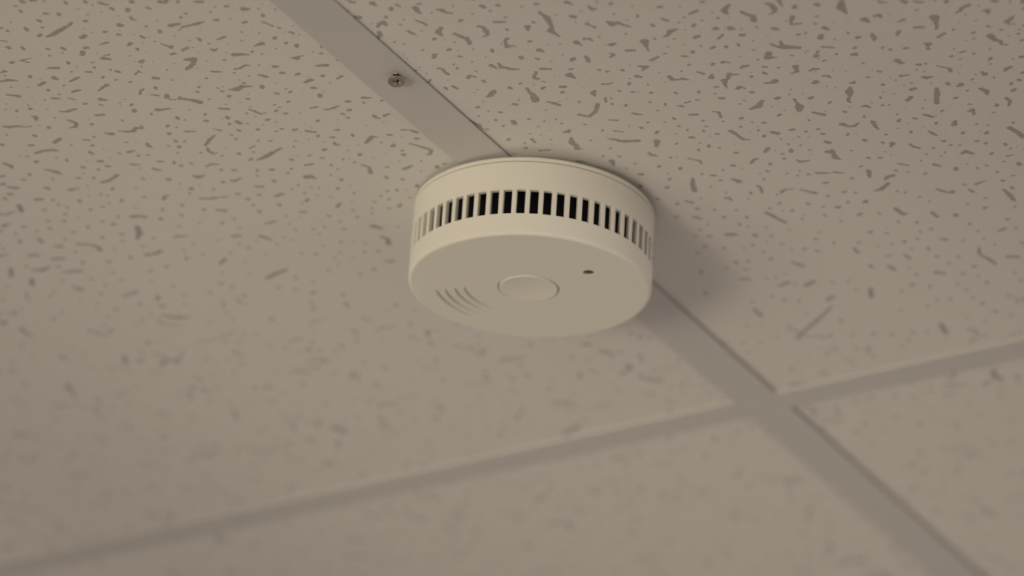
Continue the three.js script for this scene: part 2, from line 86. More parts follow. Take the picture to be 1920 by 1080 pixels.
dots('R', [202,3187,22,359,3133,24,393,3157,12,250,3217,8,547,3068,7,584,3068,7,622,3024,18,758,2984,14,739,2939,16,789,2905,20,893,2880,16,944,2833,18,940,2799,8,228,3138,12,270,3105,20,456,3028,14,892,2801,12,168,3119,16,219,3056,18,183,3056,7,278,3002,32,354,2997,22,455,2941,16,404,2950,16,222,2998,18,462,2897,14,551,2841,20,356,2921,12,921,2708,18,803,2730,18,714,2739,9,872,2700,10,756,2704,22,911,2640,16,593,2763,22,292,2884,14,332,2855,10,387,2871,7,799,2638,22,867,2590,14,181,2884,22,231,2822,14,215,2786,22,351,2797,12,333,2760,8,505,2710,12,830,2511,14,141,2767,18,547,2609,18,487,2562,18,549,2530,16,525,2420,14,581,2440,14,666,2367,24,559,2341,22,748,2415,16,777,2406,10,740,2308,26,655,2244,22,670,2293,12,610,2182,28,503,2244,30,106,2834,16]);
cracks('R', [[498,3086,7,515,3067,10,530,3040,9],[682,2968,10,649,2924,10,601,2893,9,578,2916,6,568,2928,9],[738,2999,6,724,2970,5],[984,2799,5,1003,2783,8],[659,2831,6,692,2810,7],[782,2832,5,795,2815,9,813,2804,6],[435,2827,7,453,2823,12,467,2833,6],[637,2735,6,667,2713,6],[276,2841,8,274,2809,7],[439,2768,6,420,2734,16,423,2694,13,413,2672,12,437,2659,4],[580,2693,4,603,2668,9,622,2641,13,690,2610,11],[763,2570,16,740,2532,10],[258,2735,7,267,2736,5,298,2720,8],[682,2496,6,683,2473,10,703,2457,6],[362,2576,9,388,2551,6],[499,2509,14,488,2467,6],[110,3104,11,130,3051,9,128,3018,5,151,3000,4]]);
dots('R', [1085,2801,20,1187,2767,26,1265,2704,12,1236,2687,16,1401,2657,28,1531,2592,28,1585,2520,22,1347,2603,9,1383,2551,10,1536,2462,10,1346,2527,24,1185,2576,24,1026,2634,16,1102,2589,14,1211,2526,12,1254,2498,24,1440,2427,14,1410,2495,7,1017,2581,18,1149,2512,16,928,2594,16,987,2555,18,1205,2450,18,1214,2478,9,1028,2501,18,915,2529,26,991,2501,9,1164,2452,9,1205,2393,22,1339,2388,28,1441,2340,22,1387,2344,18,1445,2292,18,1337,2315,14,1260,2336,12,1378,2297,8,1308,2306,7,926,2468,10,948,2427,22,984,2393,16,891,2416,22,1056,2390,9,1270,2279,20,1312,2248,14,1332,2193,14,1429,2217,28,1029,2319,18,1191,2257,9,1254,2223,28,1210,2214,20,1194,2174,24,1317,2153,9,1405,2136,40,1120,2160,22,965,2223,26,905,2204,14,990,2178,10,1078,2110,20,1040,2102,14,806,2219,18,844,2183,26,854,2128,16,1032,2048,18,1146,2046,16,1182,2012,16,1209,2044,14,1231,1997,20,787,2096,16,824,2020,16,922,1964,22,1266,1892,24,1222,1778,22,1023,1895,14,698,2021,14,888,1917,16,520,2105,20]);
cracks('R', [[1028,2805,6,1053,2804,4],[1332,2666,9,1300,2635,16,1258,2628,9],[1461,2614,8,1456,2579,7,1453,2547,20,1440,2520,14],[1487,2479,8,1518,2438,10],[999,2706,6,1027,2694,10],[1102,2682,6,1120,2665,8,1109,2623,6],[1093,2501,11,1099,2474,12,1105,2446,8,1109,2410,10,1134,2396,4],[1250,2411,9,1267,2386,13],[1172,2289,12,1148,2267,9],[817,2373,5,834,2348,6,852,2328,8,847,2304,7],[1048,2205,9,1071,2227,10,1090,2227,5],[1241,2137,6,1244,2118,8,1282,2109,8],[904,2115,6,923,2083,16],[1265,1997,6,1281,1984,10,1325,1963,4],[749,2204,7,726,2155,12,705,2099,13],[981,2012,6,984,1982,8,971,1946,6],[1051,1909,11,1081,1923,7,1109,1908,4],[1139,1888,6,1163,1855,9,1187,1825,9],[799,1973,8,813,1971,8,814,1939,6]]);
dots('R', [1798,2458,20,1961,2354,10,2083,2307,18,2117,2228,20,2216,2168,26,1746,2432,9,1781,2395,16,1806,2385,12,1647,2446,9,1855,2324,8,1924,2291,12,1987,2232,20,2179,2121,18,1610,2419,22,1666,2345,16,1736,2328,8,1804,2295,12,1788,2245,24,1857,2229,20,1949,2210,10,2222,2000,16,1922,2149,20,2075,2059,16,2118,2032,14,1810,2206,10,1859,2145,9,1754,2185,12,1537,2238,24,1572,2225,9,1689,2159,18,1794,2131,22,1925,2053,9,1992,2019,26,2065,2001,9,2087,1974,24,1581,2157,26,1643,2104,20,1825,1960,18,1887,1993,18,1902,1946,18,1938,1927,12,2019,1927,22,2046,1890,20,2118,1843,26,2123,1797,12,2161,1804,10,1493,2102,14,1620,2025,12,1632,1987,10,1533,2006,20,1579,1985,20,1776,1925,16,1854,1900,14,1826,1878,14,2034,1797,24,1730,1880,16,1470,1956,20,1899,1762,12,1973,1709,16,2053,1705,16,2105,1657,30,1839,1742,28,1925,1703,16,1593,1850,18,1635,1814,16,1699,1766,20,1990,1633,18,1388,1876,20,1815,1593,16,1982,1549,22,1993,1471,28,1303,1779,22,1348,1753,18,1522,1678,16,1547,1651,16,1588,1582,18,1848,1439,16,1350,1656,24,1279,1687,20,2042,1571,18,1611,1524,16]);
cracks('R', [[1678,2521,7,1663,2501,8,1664,2481,5],[1915,2399,12,1892,2383,12],[2011,2345,14,1994,2302,10],[2277,2206,8,2282,2178,9,2264,2145,7],[1690,2430,5,1713,2423,9,1723,2404,5],[2085,2176,6,2107,2183,11,2101,2144,6],[1906,2242,7,1929,2208,10],[2002,2127,8,1987,2102,15],[1555,2328,15,1569,2301,7,1593,2291,10,1622,2305,5],[1683,2286,12,1676,2251,10,1677,2217,5],[2191,1968,12,2205,1918,14,2215,1869,15],[1866,2099,7,1873,2073,11,1883,2051,4],[1679,2075,14,1662,2054,7],[1745,2038,5,1752,2008,8,1767,1986,10],[1417,2145,9,1402,2078,15,1417,2053,5],[1914,1856,8,1939,1863,15,1959,1833,7],[2086,1742,8,2111,1745,4],[1627,1903,5,1661,1870,8],[1768,1821,9,1786,1797,7],[1340,1964,8,1371,1938,6],[1482,1902,13,1465,1850,7],[1519,1802,8,1539,1817,11,1563,1815,12],[1514,1763,10,1467,1726,14,1433,1728,6],[1862,1576,10,1907,1584,4],[1953,1474,7,1957,1415,14,1957,1358,9],[1686,1615,6,1705,1584,10,1715,1564,6,1737,1558,17],[1814,1544,7,1823,1514,9]]);
dots('R', [578,2026,24,639,1943,20,706,1899,24,791,1852,16,517,1916,24,714,1816,24,805,1770,22,613,1789,16,557,1760,18,570,1683,22,509,1714,16,744,1722,20,767,1687,16,841,1642,22,760,1597,24,825,1557,18,784,1520,14,837,1469,26,709,1519,18,508,1605,26,576,1548,22,659,1510,16,724,1437,20,934,1797,18,977,1750,14,1019,1732,20,1043,1667,14,1023,1638,18,925,1574,14,1131,1623,20,1160,1702,16,1173,1541,18,1218,1665,26,1113,1754,20,995,1818,20,1042,1487,18,995,1439,22,1054,1362,18,908,1374,20,851,1399,18,952,1329,20,724,1357,22,618,1387,20,562,1402,24,495,1367,20,441,1565,20,573,1314,20,372,1390,24,622,1195,16,661,1184,16,718,1192,18,713,1074,20,559,1022,16,291,1185,24,455,1013,20,595,950,20,655,912,22,880,1012,18,954,990,20,629,778,22,749,647,24,495,695,22,312,795,20,379,769,20,629,516,26]);
cracks('R', [[625,2030,8,645,2003,8],[587,1885,8,608,1853,8],[648,1661,13,688,1643,10],[902,1767,10,923,1707,11,940,1644,9],[799,1278,8,829,1226,12],[504,1245,8,542,1221,8],[636,1098,6,688,1109,12],[758,1044,13,807,1065,10],[423,936,9,424,857,12],[781,864,12,824,881,10],[474,562,10,558,632,10,657,701,10,771,792,6]]);
dots('R', [1349,1652,24,1362,1525,20,1667,1356,34,1755,1427,18,1812,1355,24,1935,1302,14,1407,1417,18,1479,1368,24,1689,1249,26,1860,1210,22,1862,1115,18,1697,1167,20,1513,1283,20,1458,1283,18,1251,1383,26,1311,1338,18,1335,1389,14,1417,1227,18,1600,1117,16,1691,1086,14,1351,1225,26,1224,1244,18,1291,1233,18,1161,1317,18,1352,1149,16,1421,1114,24,1833,972,20,1713,1010,14,1226,1137,24,1425,1029,24,1514,976,18,1112,1078,26,1449,940,18,1543,857,24,1263,976,16,1466,816,24,1268,907,20,1691,710,20,1525,766,18,1209,824,26,1276,767,24,1402,727,18,1531,681,28,1137,785,20,948,893,18,1418,659,20,1310,608,22,1411,568,20,1251,621,20,1571,516,20,1686,631,24,1182,589,22,1425,494,28,1450,393,26,1050,602,20,1501,319,20,902,390,28,1066,329,24,1303,394,18,747,640,28,729,468,24,1265,266,28,1366,314,20,1581,431,24]);
cracks('R', [[1446,1533,11,1456,1470,13,1478,1466,5],[1579,1430,8,1584,1379,10],[1268,1554,8,1292,1561,8],[1785,1127,9,1815,1134,10],[1514,1175,8,1534,1157,11],[1115,1272,9,1115,1234,10],[1637,1023,7,1612,960,8,1631,897,10,1641,839,9],[1720,878,10,1762,854,11],[1299,1103,8,1305,1070,9],[1185,1039,9,1198,998,11],[1355,888,11,1390,855,9],[1015,875,12,982,796,12],[1163,383,12,1148,291,14]]);
// true where the lists above already cover the board (mm)
function listed(tile, x, z) {
  if (z > 420.7 - 0.518 * (x - 10)) return false;
  if (tile === 'A') return z > 268.9 - 0.5036 * (x + 281.3) && x > -112 + (z - 487) * 0.7744;
  return z > 93.8 - 0.502 * (x + 8.4) && x < 264.5 + (z - 289) * 0.419;
}
function board(tile, x0, z0, W, H, px, pz, seed) {
  const r = rng(seed), sx = px / W, sz = pz / H;
  const field = new Float32Array(px * pz).fill(9);                     // signed distance to the nearest mark, mm
  const put = (pts, amp) => {                                          // pts: [x, z, radius] chain
    let a0 = 1e9, a1 = -1e9, b0 = 1e9, b1 = -1e9;
    for (const [x, z, R] of pts) { a0 = Math.min(a0, x - R); a1 = Math.max(a1, x + R); b0 = Math.min(b0, z - R); b1 = Math.max(b1, z + R); }
    const ox = r() * 200, oz = r() * 200;
    const i0 = Math.floor((a0 - 1 - x0) * sx), i1 = Math.ceil((a1 + 1 - x0) * sx), j0 = Math.floor((b0 - 1 - z0) * sz), j1 = Math.ceil((b1 + 1 - z0) * sz);
    for (let j = j0; j <= j1; j++) for (let i = i0; i <= i1; i++) {
      const x = x0 + (i + 0.5) / sx, z = z0 + (j + 0.5) / sz;
      let d = 1e9;
      for (let k = 0; k < Math.max(1, pts.length - 1); k++) {
        const [ax, az, ar] = pts[k], [bx, bz, br] = pts[Math.min(k + 1, pts.length - 1)];
        const ux = bx - ax, uz = bz - az, L = ux * ux + uz * uz, t = L ? Math.min(1, Math.max(0, ((x - ax) * ux + (z - az) * uz) / L)) : 0;
        d = Math.min(d, Math.hypot(x - ax - ux * t, z - az - uz * t) - ar - (br - ar) * t);
      }
      d += amp * (vnoise(x * 0.9 + ox, z * 0.9 + oz) + 0.5 * vnoise(x * 2.1 + oz, z * 2.1 + ox));
      const n = (((j % pz) + pz) % pz) * px + (((i % px) + px) % px);
      if (d < field[n]) field[n] = d;
    }
  };
  const dot = (x, z, d) => {
    const a = r() * Math.PI, e = d * (0.12 + 0.22 * r()), w = d * 0.40;
    put([[x - e * Math.cos(a), z - e * Math.sin(a), w * (0.75 + 0.3 * r())], [x + e * Math.cos(a), z + e * Math.sin(a), w * (0.75 + 0.3 * r())]], Math.min(0.3, d * 0.13));
  };
  const crack = p => put(p, 0.26);
  const free = (x, z) => !MARKS[tile] || !listed(tile, x, z);
  if (MARKS[tile]) { for (const d of MARKS[tile].dots) dot(...d); for (const c of MARKS[tile].cracks) crack(c); }
  const area = W * H / 100;
  for (let i = 0; i < area * 0.80; i++) { const x = x0 + r() * W, z = z0 + r() * H, k = r(); if (free(x, z)) dot(x, z, k < 0.4 ? 0.7 + r() * 0.7 : 1.5 + r() * r() * 2.0); }
  for (let i = 0; i < area * 0.19; i++) {
    let x = x0 + r() * W, z = z0 + r() * H, a = r() * Math.PI * 2; const n = 2 + Math.floor(r() * 4), p = [];
    if (!free(x, z)) continue;
    const fat = 0.4 + r() * r() * 0.85;
    for (let k = 0; k < n; k++) { p.push([x, z, fat * (0.5 + r() * 0.9)]); const s = 1.5 + r() * 3.4; x += Math.cos(a) * s; z += Math.sin(a) * s; a += (r() - 0.5) * 1.6; }
    crack(p);
  }
  const color = new Uint8Array(px * pz * 4), relief = new Uint8Array(px * pz * 4);
  for (let j = 0; j < pz; j++) for (let i = 0; i < px; i++) {
    const n = j * px + i, x = (i + 0.5) / sx, z = (j + 0.5) / sz;
    const t = Math.min(1, Math.max(0, (field[n] + 0.16) / 0.32)), m = t * t * (3 - 2 * t);    // 1 on the face, 0 in a pit
    const g = vnoise(x * 0.62, z * 0.62) * 0.5 + vnoise(x * 1.3 + 40, z * 1.3) * 0.5, f = vnoise(x * 3.1, z * 3.1 + 9);
    const face = 224 + 1.6 * g + 1.6 * f, pit = 172 + 6 * g;
    const c = face * m + pit * (1 - m);
    color[n * 4] = c; color[n * 4 + 1] = c * 0.993; color[n * 4 + 2] = c * 0.975; color[n * 4 + 3] = 255;
    const h = 150 + 46 * g + 20 * f - 60 * (1 - m);
    relief[n * 4] = relief[n * 4 + 1] = relief[n * 4 + 2] = Math.max(0, Math.min(255, h)); relief[n * 4 + 3] = 255;
  }
  const tex = (data, srgb) => {
    const t = new THREE.DataTexture(data, px, pz, THREE.RGBAFormat); t.magFilter = THREE.LinearFilter; t.minFilter = THREE.LinearMipmapLinearFilter; t.generateMipmaps = true;
    t.wrapS = t.wrapT = THREE.RepeatWrapping; if (srgb) t.colorSpace = THREE.SRGBColorSpace; t.needsUpdate = true; return t;
  };
  return { material: new THREE.MeshStandardMaterial({ map: tex(color, true), bumpMap: tex(relief, false), bumpScale: 0.00018, roughness: 0.94 }), x0: x0 / 1000, z0: z0 / 1000, W: W / 1000, H: H / 1000 };
}
const BOARD_A = board('A', -512, 0, 512, 512, 2048, 2048, 11);
const BOARD_B = board('B', 0, 0, 320, 512, 2048, 2048, 12);
const BOARD_C = board('C', 0, 0, 600, 600, 1536, 1536, 13);

// ---------------------------------------------------------------- materials
const paintedSteel = new THREE.MeshStandardMaterial({ color: new THREE.Color().setRGB(0.60, 0.592, 0.578), roughness: 0.5 });
const plaster = new THREE.MeshStandardMaterial({ color: new THREE.Color().setRGB(0.62, 0.60, 0.57), roughness: 0.95 });
const plenum = new THREE.MeshStandardMaterial({ color: new THREE.Color().setRGB(0.2, 0.2, 0.2), roughness: 1 });
const carpet = new THREE.MeshStandardMaterial({ color: new THREE.Color().setRGB(0.40, 0.385, 0.37), roughness: 1 });
const creamPlastic = new THREE.MeshPhysicalMaterial({ color: new THREE.Color().setRGB(0.82, 0.81, 0.735), roughness: 0.6, specularIntensity: 0.3 });
const chamberBlack = new THREE.MeshStandardMaterial({ color: new THREE.Color().setRGB(0.0016, 0.0022, 0.0045), roughness: 1 });
const steel = new THREE.MeshStandardMaterial({ color: new THREE.Color().setRGB(0.48, 0.445, 0.385), roughness: 0.3, metalness: 1 });
const shadedSteel = new THREE.MeshStandardMaterial({ color: new THREE.Color().setRGB(0.10, 0.085, 0.07), roughness: 0.5, metalness: 1 });  // steel darkened for oxide and to paint in the thread gap's shade
const smokedLens = new THREE.MeshPhysicalMaterial({ color: new THREE.Color().setRGB(0.05, 0.038, 0.032), roughness: 0.3 });
const whiteFrame = new THREE.MeshStandardMaterial({ color: new THREE.Color().setRGB(0.75, 0.74, 0.71), roughness: 0.5 });

// ---------------------------------------------------------------- room shell
{
  const { x0, x1, z0, z1 } = ROOM, T = 0.12, H = CEIL + 0.3;
  struct('floor', box(x0 - T, x1 + T, -0.12, 0, z0 - T, z1 + T), carpet);
  struct('roof_slab', box(x0 - T, x1 + T, H, H + 0.15, z0 - T, z1 + T), plenum).name = 'ceiling_slab';
  struct('wall_left', box(x0 - T, x0, 0, H, z0 - T, z1 + T), plaster);
  struct('wall_right', box(x1, x1 + T, 0, H, z0 - T, z1 + T), plaster);
  struct('wall_back', box(x0, x1, 0, H, z0 - T, z0), plaster);
  const b = BLIND, a0 = b.x - b.w / 2, a1 = b.x + b.w / 2, c0 = b.y - b.h / 2, c1 = b.y + b.h / 2;
  struct('wall_front', mergeGeometries([box(x0, a0, 0, H, z1, z1 + T), box(a1, x1, 0, H, z1, z1 + T), box(a0, a1, 0, c0, z1, z1 + T), box(a0, a1, c1, H, z1, z1 + T)]), plaster);
  const w = new THREE.Group(); w.name = 'window_1'; w.userData.kind = 'structure'; scene.add(w);
  const f = 0.05;
  mesh('window_frame', mergeGeometries([box(a0, a0 + f, c0, c1, z1 + 0.02, z1 + 0.1), box(a1 - f, a1, c0, c1, z1 + 0.02, z1 + 0.1), box(a0 + f, a1 - f, c0, c0 + f, z1 + 0.02, z1 + 0.1), box(a0 + f, a1 - f, c1 - f, c1, z1 + 0.02, z1 + 0.1)]), whiteFrame, w);
  mesh('window_pane', box(a0 + f, a1 - f, c0 + f, c1 - f, z1 + 0.07, z1 + 0.076), new THREE.MeshPhysicalMaterial({ transmission: 1, thickness: 0, roughness: 0.02, color: 0xffffff }), w);
  const glow = new THREE.MeshStandardMaterial({ color: new THREE.Color().setRGB(0.7, 0.66, 0.56), roughness: 0.9, emissive: new THREE.Color().setRGB(...b.color), emissiveIntensity: 0.8 });
  mesh('window_blind', box(a0 + 0.01, a1 - 0.01, c0 + 0.01, c1 - 0.01, z1 + 0.004, z1 + 0.007), glow, w);
  const l = new THREE.RectAreaLight(new THREE.Color().setRGB(...b.color), b.power, b.w - 0.02, b.h - 0.02);
  l.position.set(b.x, b.y, z1 - 0.002); l.lookAt(b.x, b.y, z1 - 1); l.castShadow = true; scene.add(l);
}

// added lamp for a vignette-like pool of light: bracket, bell-shaped shade, lamp face
{
  const p = new THREE.Group(); p.name = 'added_pool_lamp'; p.userData.kind = 'structure'; scene.add(p);
  const L = ADDED_LAMP, from = new THREE.Vector3(L.x, L.y, ROOM.z1 - 0.22), to = new THREE.Vector3(...L.aim);
  p.position.copy(from); p.quaternion.setFromUnitVectors(new THREE.Vector3(0, 1, 0), to.clone().sub(from).normalize());
  const S = L.size, black = new THREE.MeshStandardMaterial({ color: new THREE.Color().setRGB(0.05, 0.05, 0.05), roughness: 0.4 });
  mesh('added_lamp_shade', lathe([[0.02, -0.16], [0.04, -0.16], [S * 0.7, -0.09], [S + 0.008, -0.005], [S + 0.008, 0.0], [S + 0.004, 0.0], [S * 0.68, -0.088], [0.03, -0.155]], 64), black, p);
  mesh('added_lamp_face', lathe([[0, -0.02], [S * 0.9, -0.02], [S * 0.9, -0.026], [0, -0.026]], 64), new THREE.MeshStandardMaterial({ color: 0xffffff, roughness: 0.5, emissive: new THREE.Color().setRGB(...L.color), emissiveIntensity: 3 }), p);
  // bracket: wall plate under the window, arm out and up to the added lamp
  const back = new THREE.Vector3(0, -0.16, 0).applyQuaternion(p.quaternion).add(from), rod = (a, c, r) => { const d = c.clone().sub(a); return new THREE.CylinderGeometry(r, r, d.length(), 20).applyQuaternion(new THREE.Quaternion().setFromUnitVectors(new THREE.Vector3(0, 1, 0), d.clone().normalize())).translate((a.x + c.x) / 2, (a.y + c.y) / 2, (a.z + c.z) / 2); };
  const low = new THREE.Vector3(back.x, 0.72, back.z), wall = new THREE.Vector3(back.x, 0.72, ROOM.z1);
  const bracket = mesh('added_lamp_bracket', mergeGeometries([rod(back, low, 0.012), rod(low, wall, 0.012), rod(new THREE.Vector3(wall.x, wall.y, wall.z - 0.02), wall, 0.05)]), black, p);
  p.updateMatrixWorld(); bracket.applyMatrix4(p.matrixWorld.clone().invert());
  const l = new THREE.SpotLight(new THREE.Color().setRGB(...L.color), L.power, 0, THREE.MathUtils.degToRad(L.angle), 1, 2);
  l.position.copy(from); l.target.position.copy(to); l.shadow.radius = L.size / 0.02; l.castShadow = true; l.shadow.mapSize.set(2048, 2048); scene.add(l, l.target);
}

// ---------------------------------------------------------------- suspended ceiling: bars and boards
const ceiling = new THREE.Group(); ceiling.name = 'ceiling'; ceiling.userData.kind = 'structure'; ceiling.position.y = CEIL; scene.add(ceiling);
const MAIN = 0.012, CROSS = 0.00917, MAIN_T = 0.0009, CROSS_T = 0.0019;
function bar(half, t, length, along) {                                     // flange with rolled edges and the upright web above it
  const s = new THREE.Shape(), e = Math.min(0.0007, t * 0.45);
  s.moveTo(-half + e, 0); s.lineTo(half - e, 0); s.absarc(half - e, e, e, -Math.PI / 2, 0); s.lineTo(half, t - e * 0.3); s.lineTo(half - e * 0.3, t);
  s.lineTo(0.0015, t); s.lineTo(0.0015, 0.034); s.lineTo(-0.0015, 0.034); s.lineTo(-0.0015, t); s.lineTo(-half + e * 0.3, t); s.lineTo(-half, t - e * 0.3); s.lineTo(-half, e); s.absarc(-half + e, e, e, Math.PI, Math.PI * 1.5);
  const g = new THREE.ExtrudeGeometry(s, { depth: length, bevelEnabled: false, curveSegments: 5 }).translate(0, 0, -length / 2);
  if (along === 'x') g.rotateY(Math.PI / 2);
  return g;
}
const M = 0.6, nx0 = Math.round(ROOM.x0 / M), nx1 = Math.round(ROOM.x1 / M), nz0 = Math.round(ROOM.z0 / M), nz1 = Math.round(ROOM.z1 / M);
const panelCells = new Set(FILL_PANELS.spots.map(([x, z]) => `${Math.floor(x / M)},${Math.floor(z / M)}`));
const mainBar = bar(MAIN, MAIN_T, ROOM.z1 - ROOM.z0, 'z'), crossBar = bar(CROSS, CROSS_T, M - 2 * MAIN + 0.0004, 'x'), thinCrossBar = bar(CROSS, 0.0008, M - 2 * MAIN + 0.0004, 'x');
for (let i = nx0 + 1; i < nx1; i++) mesh('main_bar', mainBar, paintedSteel, ceiling).position.set(i * M, 0, (ROOM.z0 + ROOM.z1) / 2);
for (let i = nx0; i < nx1; i++) for (let j = nz0 + 1; j < nz1; j++) mesh('cross_bar', j === 1 ? thinCrossBar : crossBar, paintedSteel, ceiling).position.set((i + 0.5) * M, 0.00002, j * M);
{
  const { x0, x1, z0, z1 } = ROOM;
  mesh('edge_trim', mergeGeometries([box(x0, x0 + 0.02, 0, 0.0012, z0, z1), box(x1 - 0.02, x1, 0, 0.0012, z0, z1), box(x0 + 0.02, x1 - 0.02, 0, 0.0012, z0, z0 + 0.02), box(x0 + 0.02, x1 - 0.02, 0, 0.0012, z1 - 0.02, z1)]), paintedSteel, ceiling);
}
function tileGeometry(i, j, b) {
  const g = new RoundedBoxGeometry(0.595, 0.015, 0.595, 2, 0.0006).translate(0, 0.0075, 0);
  const p = g.attributes.position, uv = g.attributes.uv, cx = (i + 0.5) * M, cz = (j + 0.5) * M;
  for (let k = 0; k < p.count; k++) uv.setXY(k, (p.getX(k) + cx - b.x0) / b.W, (p.getZ(k) + cz - b.z0) / b.H);
  return g;
}
for (let i = nx0; i < nx1; i++) for (let j = nz0; j < nz1; j++) {
  if (panelCells.has(`${i},${j}`)) continue;
  const b = j === 0 && i === -1 ? BOARD_A : j === 0 && i === 0 ? BOARD_B : BOARD_C;
  const t = mesh('ceiling_tile', tileGeometry(i, j, b), b.material, ceiling);
  // the boards rest on the thicker cross bars; the two in front sag a little towards the camera
  const near = j === 0 && (i === -1 || i === 0);
  t.position.set((i + 0.5) * M, near ? 0.0014 : 0.002, (j + 0.5) * M);
  if (near) t.rotation.x = 0.002;
}
// added fill-light panels, set flush into two cells of the grid
for (const [x, z] of FILL_PANELS.spots) {
  const p = new THREE.Group(); p.name = numbered('added_fill_panel'); p.userData.kind = 'structure'; p.position.set(x, CEIL, z); scene.add(p);
  mesh('fill_panel_frame', mergeGeometries([box(-0.297, -0.275, 0.0025, 0.03, -0.297, 0.297), box(0.275, 0.297, 0.0025, 0.03, -0.297, 0.297), box(-0.275, 0.275, 0.0025, 0.03, -0.297, -0.275), box(-0.275, 0.275, 0.0025, 0.03, 0.275, 0.297)]), whiteFrame, p);
  mesh('fill_panel_diffuser', box(-0.276, 0.276, 0.006, 0.01, -0.276, 0.276), new THREE.MeshStandardMaterial({ color: 0xffffff, emissive: new THREE.Color().setRGB(...FILL_PANELS.color), emissiveIntensity: 2.5, roughness: 0.6 }), p);
  const l = new THREE.RectAreaLight(new THREE.Color().setRGB(...FILL_PANELS.color), FILL_PANELS.power, 0.55, 0.55);
  l.position.set(x, CEIL + 0.004, z); l.lookAt(x, 0, z); l.castShadow = true; scene.add(l);
}

// ---------------------------------------------------------------- smoke detector, screwed over the bar
{
  const D = new THREE.Group(); D.name = numbered('smoke_detector');
  D.userData = { label: 'round cream smoke detector with black vent slots, mounted under the grey ceiling bar', category: 'smoke detector' };
  const tilt = new THREE.Matrix4().makeRotationZ(-0.04684).multiply(new THREE.Matrix4().makeRotationX(0.02716));
  D.position.set(-0.00338, CEIL - 0.0001, 0.22768); D.quaternion.setFromRotationMatrix(tilt); scene.add(D);
  const mm = g => g.scale(0.001, 0.001, 0.001);
  const R = 55.5, Hh = 38.4, S0 = -16.25, S1 = -28.1, WALL = 2.0;
  const h = Math.PI / 2;
  // mounting plate: the thin lip against the ceiling
  mesh('mounting_plate', mm(latheCrisp([[[20, 0], [R - 0.1, 0]], [...arc(R - 0.35, -0.25, 0.25, h, 0, 3), ...arc(R - 0.55, -1.15, 0.55, 0, -h, 5)], [[R - 0.55, -1.7], [R - 2.5, -1.7]]])), creamPlastic, D);
  // body: plain band above the vents, band below them, rounded lower rim
  const body = mesh('housing', mm(latheCrisp([
    [[R - 2.6, -2.05], [R - 0.75, -2.05]], [...arc(R - 0.75, -2.5, 0.45, h, 0, 5), [R, S0]], [[R, S0], [R - WALL, S0]], [[R - WALL, S0], [R - WALL, -2.05]],
    [[R - WALL, S1 - 3], [R - WALL, S1]], [[R - WALL, S1], [R, S1]], [[R, S1], ...arc(R - 1.7, -Hh + 1.7, 1.7, 0, -h, 10)], [[R - 1.7, -Hh], [R - 3.0, -Hh]]], 240)), creamPlastic, D);
  // vent ribs, moulded between the bands
  const N = 58, step = 2 * Math.PI / N, half = step * 0.178, rib = (() => {
    const P = [], Q = [], I = []; let n = 0;
    const quad = (pts, nor) => { for (let k = 0; k < 4; k++) { P.push(...pts[k]); Q.push(...nor[k]); } I.push(n, n + 1, n + 2, n, n + 2, n + 3); n += 4; };
    const at = (r, a, y) => [r * Math.cos(a), y, r * Math.sin(a)];
    const e = 0.25 / R;
    const prof = [[R - WALL, -half], [R - 0.25, -half], [R, -half + e], [R, half - e], [R - 0.25, half], [R - WALL, half]];
    for (let k = 0; k < 5; k++) {
      const [r0, a0] = prof[k], [r1, a1] = prof[k + 1];
      const side = k === 0 ? -1 : k === 4 ? 1 : 0;
      const nn = a => side ? [-Math.sin(a) * side, 0, Math.cos(a) * side] : k === 2 ? [Math.cos(a), 0, Math.sin(a)] : (s => { const v = [Math.cos(a) - s * Math.sin(a), 0, Math.sin(a) + s * Math.cos(a)]; return v.map(c => c / Math.SQRT2); })(k === 1 ? -1 : 1);
      quad([at(r0, a0, S0), at(r1, a1, S0), at(r1, a1, S1), at(r0, a0, S1)], [nn(a0), nn(a1), nn(a1), nn(a0)]);
    }
    const g = new THREE.BufferGeometry(); g.setAttribute('position', new THREE.Float32BufferAttribute(P, 3)); g.setAttribute('normal', new THREE.Float32BufferAttribute(Q, 3));
    g.setAttribute('uv', new THREE.Float32BufferAttribute(new Float32Array(P.length / 3 * 2), 2)); g.setIndex(I); return mm(g);
  })();
  const first = THREE.MathUtils.degToRad(58.7) + step / 2;
  for (let k = 0; k < N; k++) mesh('vent_rib', rib, creamPlastic, body).rotation.y = -(first + k * step);
  mesh('smoke_chamber', mm(latheCrisp([[[R - 6.5, -1.9], [R - 6.5, S1 - 4]], [[R - WALL - 0.1, -3], [R - 6.5, -3]], [[R - 6.5, S1 - 2.9], [R - WALL - 0.1, S1 - 2.9]]], 96)), chamberBlack, D);

  // lower face with the test button's opening, the indicator hole and the sounder slots
  const FR = R - 3.0, holes = [];
  const circle = (x, z, r, n) => ({ at: grow => { const o = []; for (let k = 0; k < n; k++) { const a = 2 * Math.PI * k / n; o.push([x + (r + grow) * Math.cos(a), z + (r + grow) * Math.sin(a)]); } return o; } });
  const sounder = (r, a0, a1, w) => ({ at: grow => {
    const o = [], n = 40, q = k => { const t = k / n; return w * Math.pow(Math.max(0, Math.sin(Math.PI * t)), 0.55) * (1.05 - 0.25 * t); };
    const ext = grow / r;
    for (let k = 0; k <= n; k++) { const a = a0 - ext + (a1 - a0 + 2 * ext) * k / n, rr = r + q(k) / 2 + grow; o.push([rr * Math.cos(a), rr * Math.sin(a)]); }
    for (let k = n; k >= 0; k--) { const a = a0 - ext + (a1 - a0 + 2 * ext) * k / n, rr = r - q(k) / 2 - grow; o.push([rr * Math.cos(a), rr * Math.sin(a)]); }
    return o; } });
  const rad = THREE.MathUtils.degToRad;
  const BUTTON = { x: -0.6, z: 0, r: 14.05 }, LED = { x: 32.8, z: 3.2, r: 2.6 };
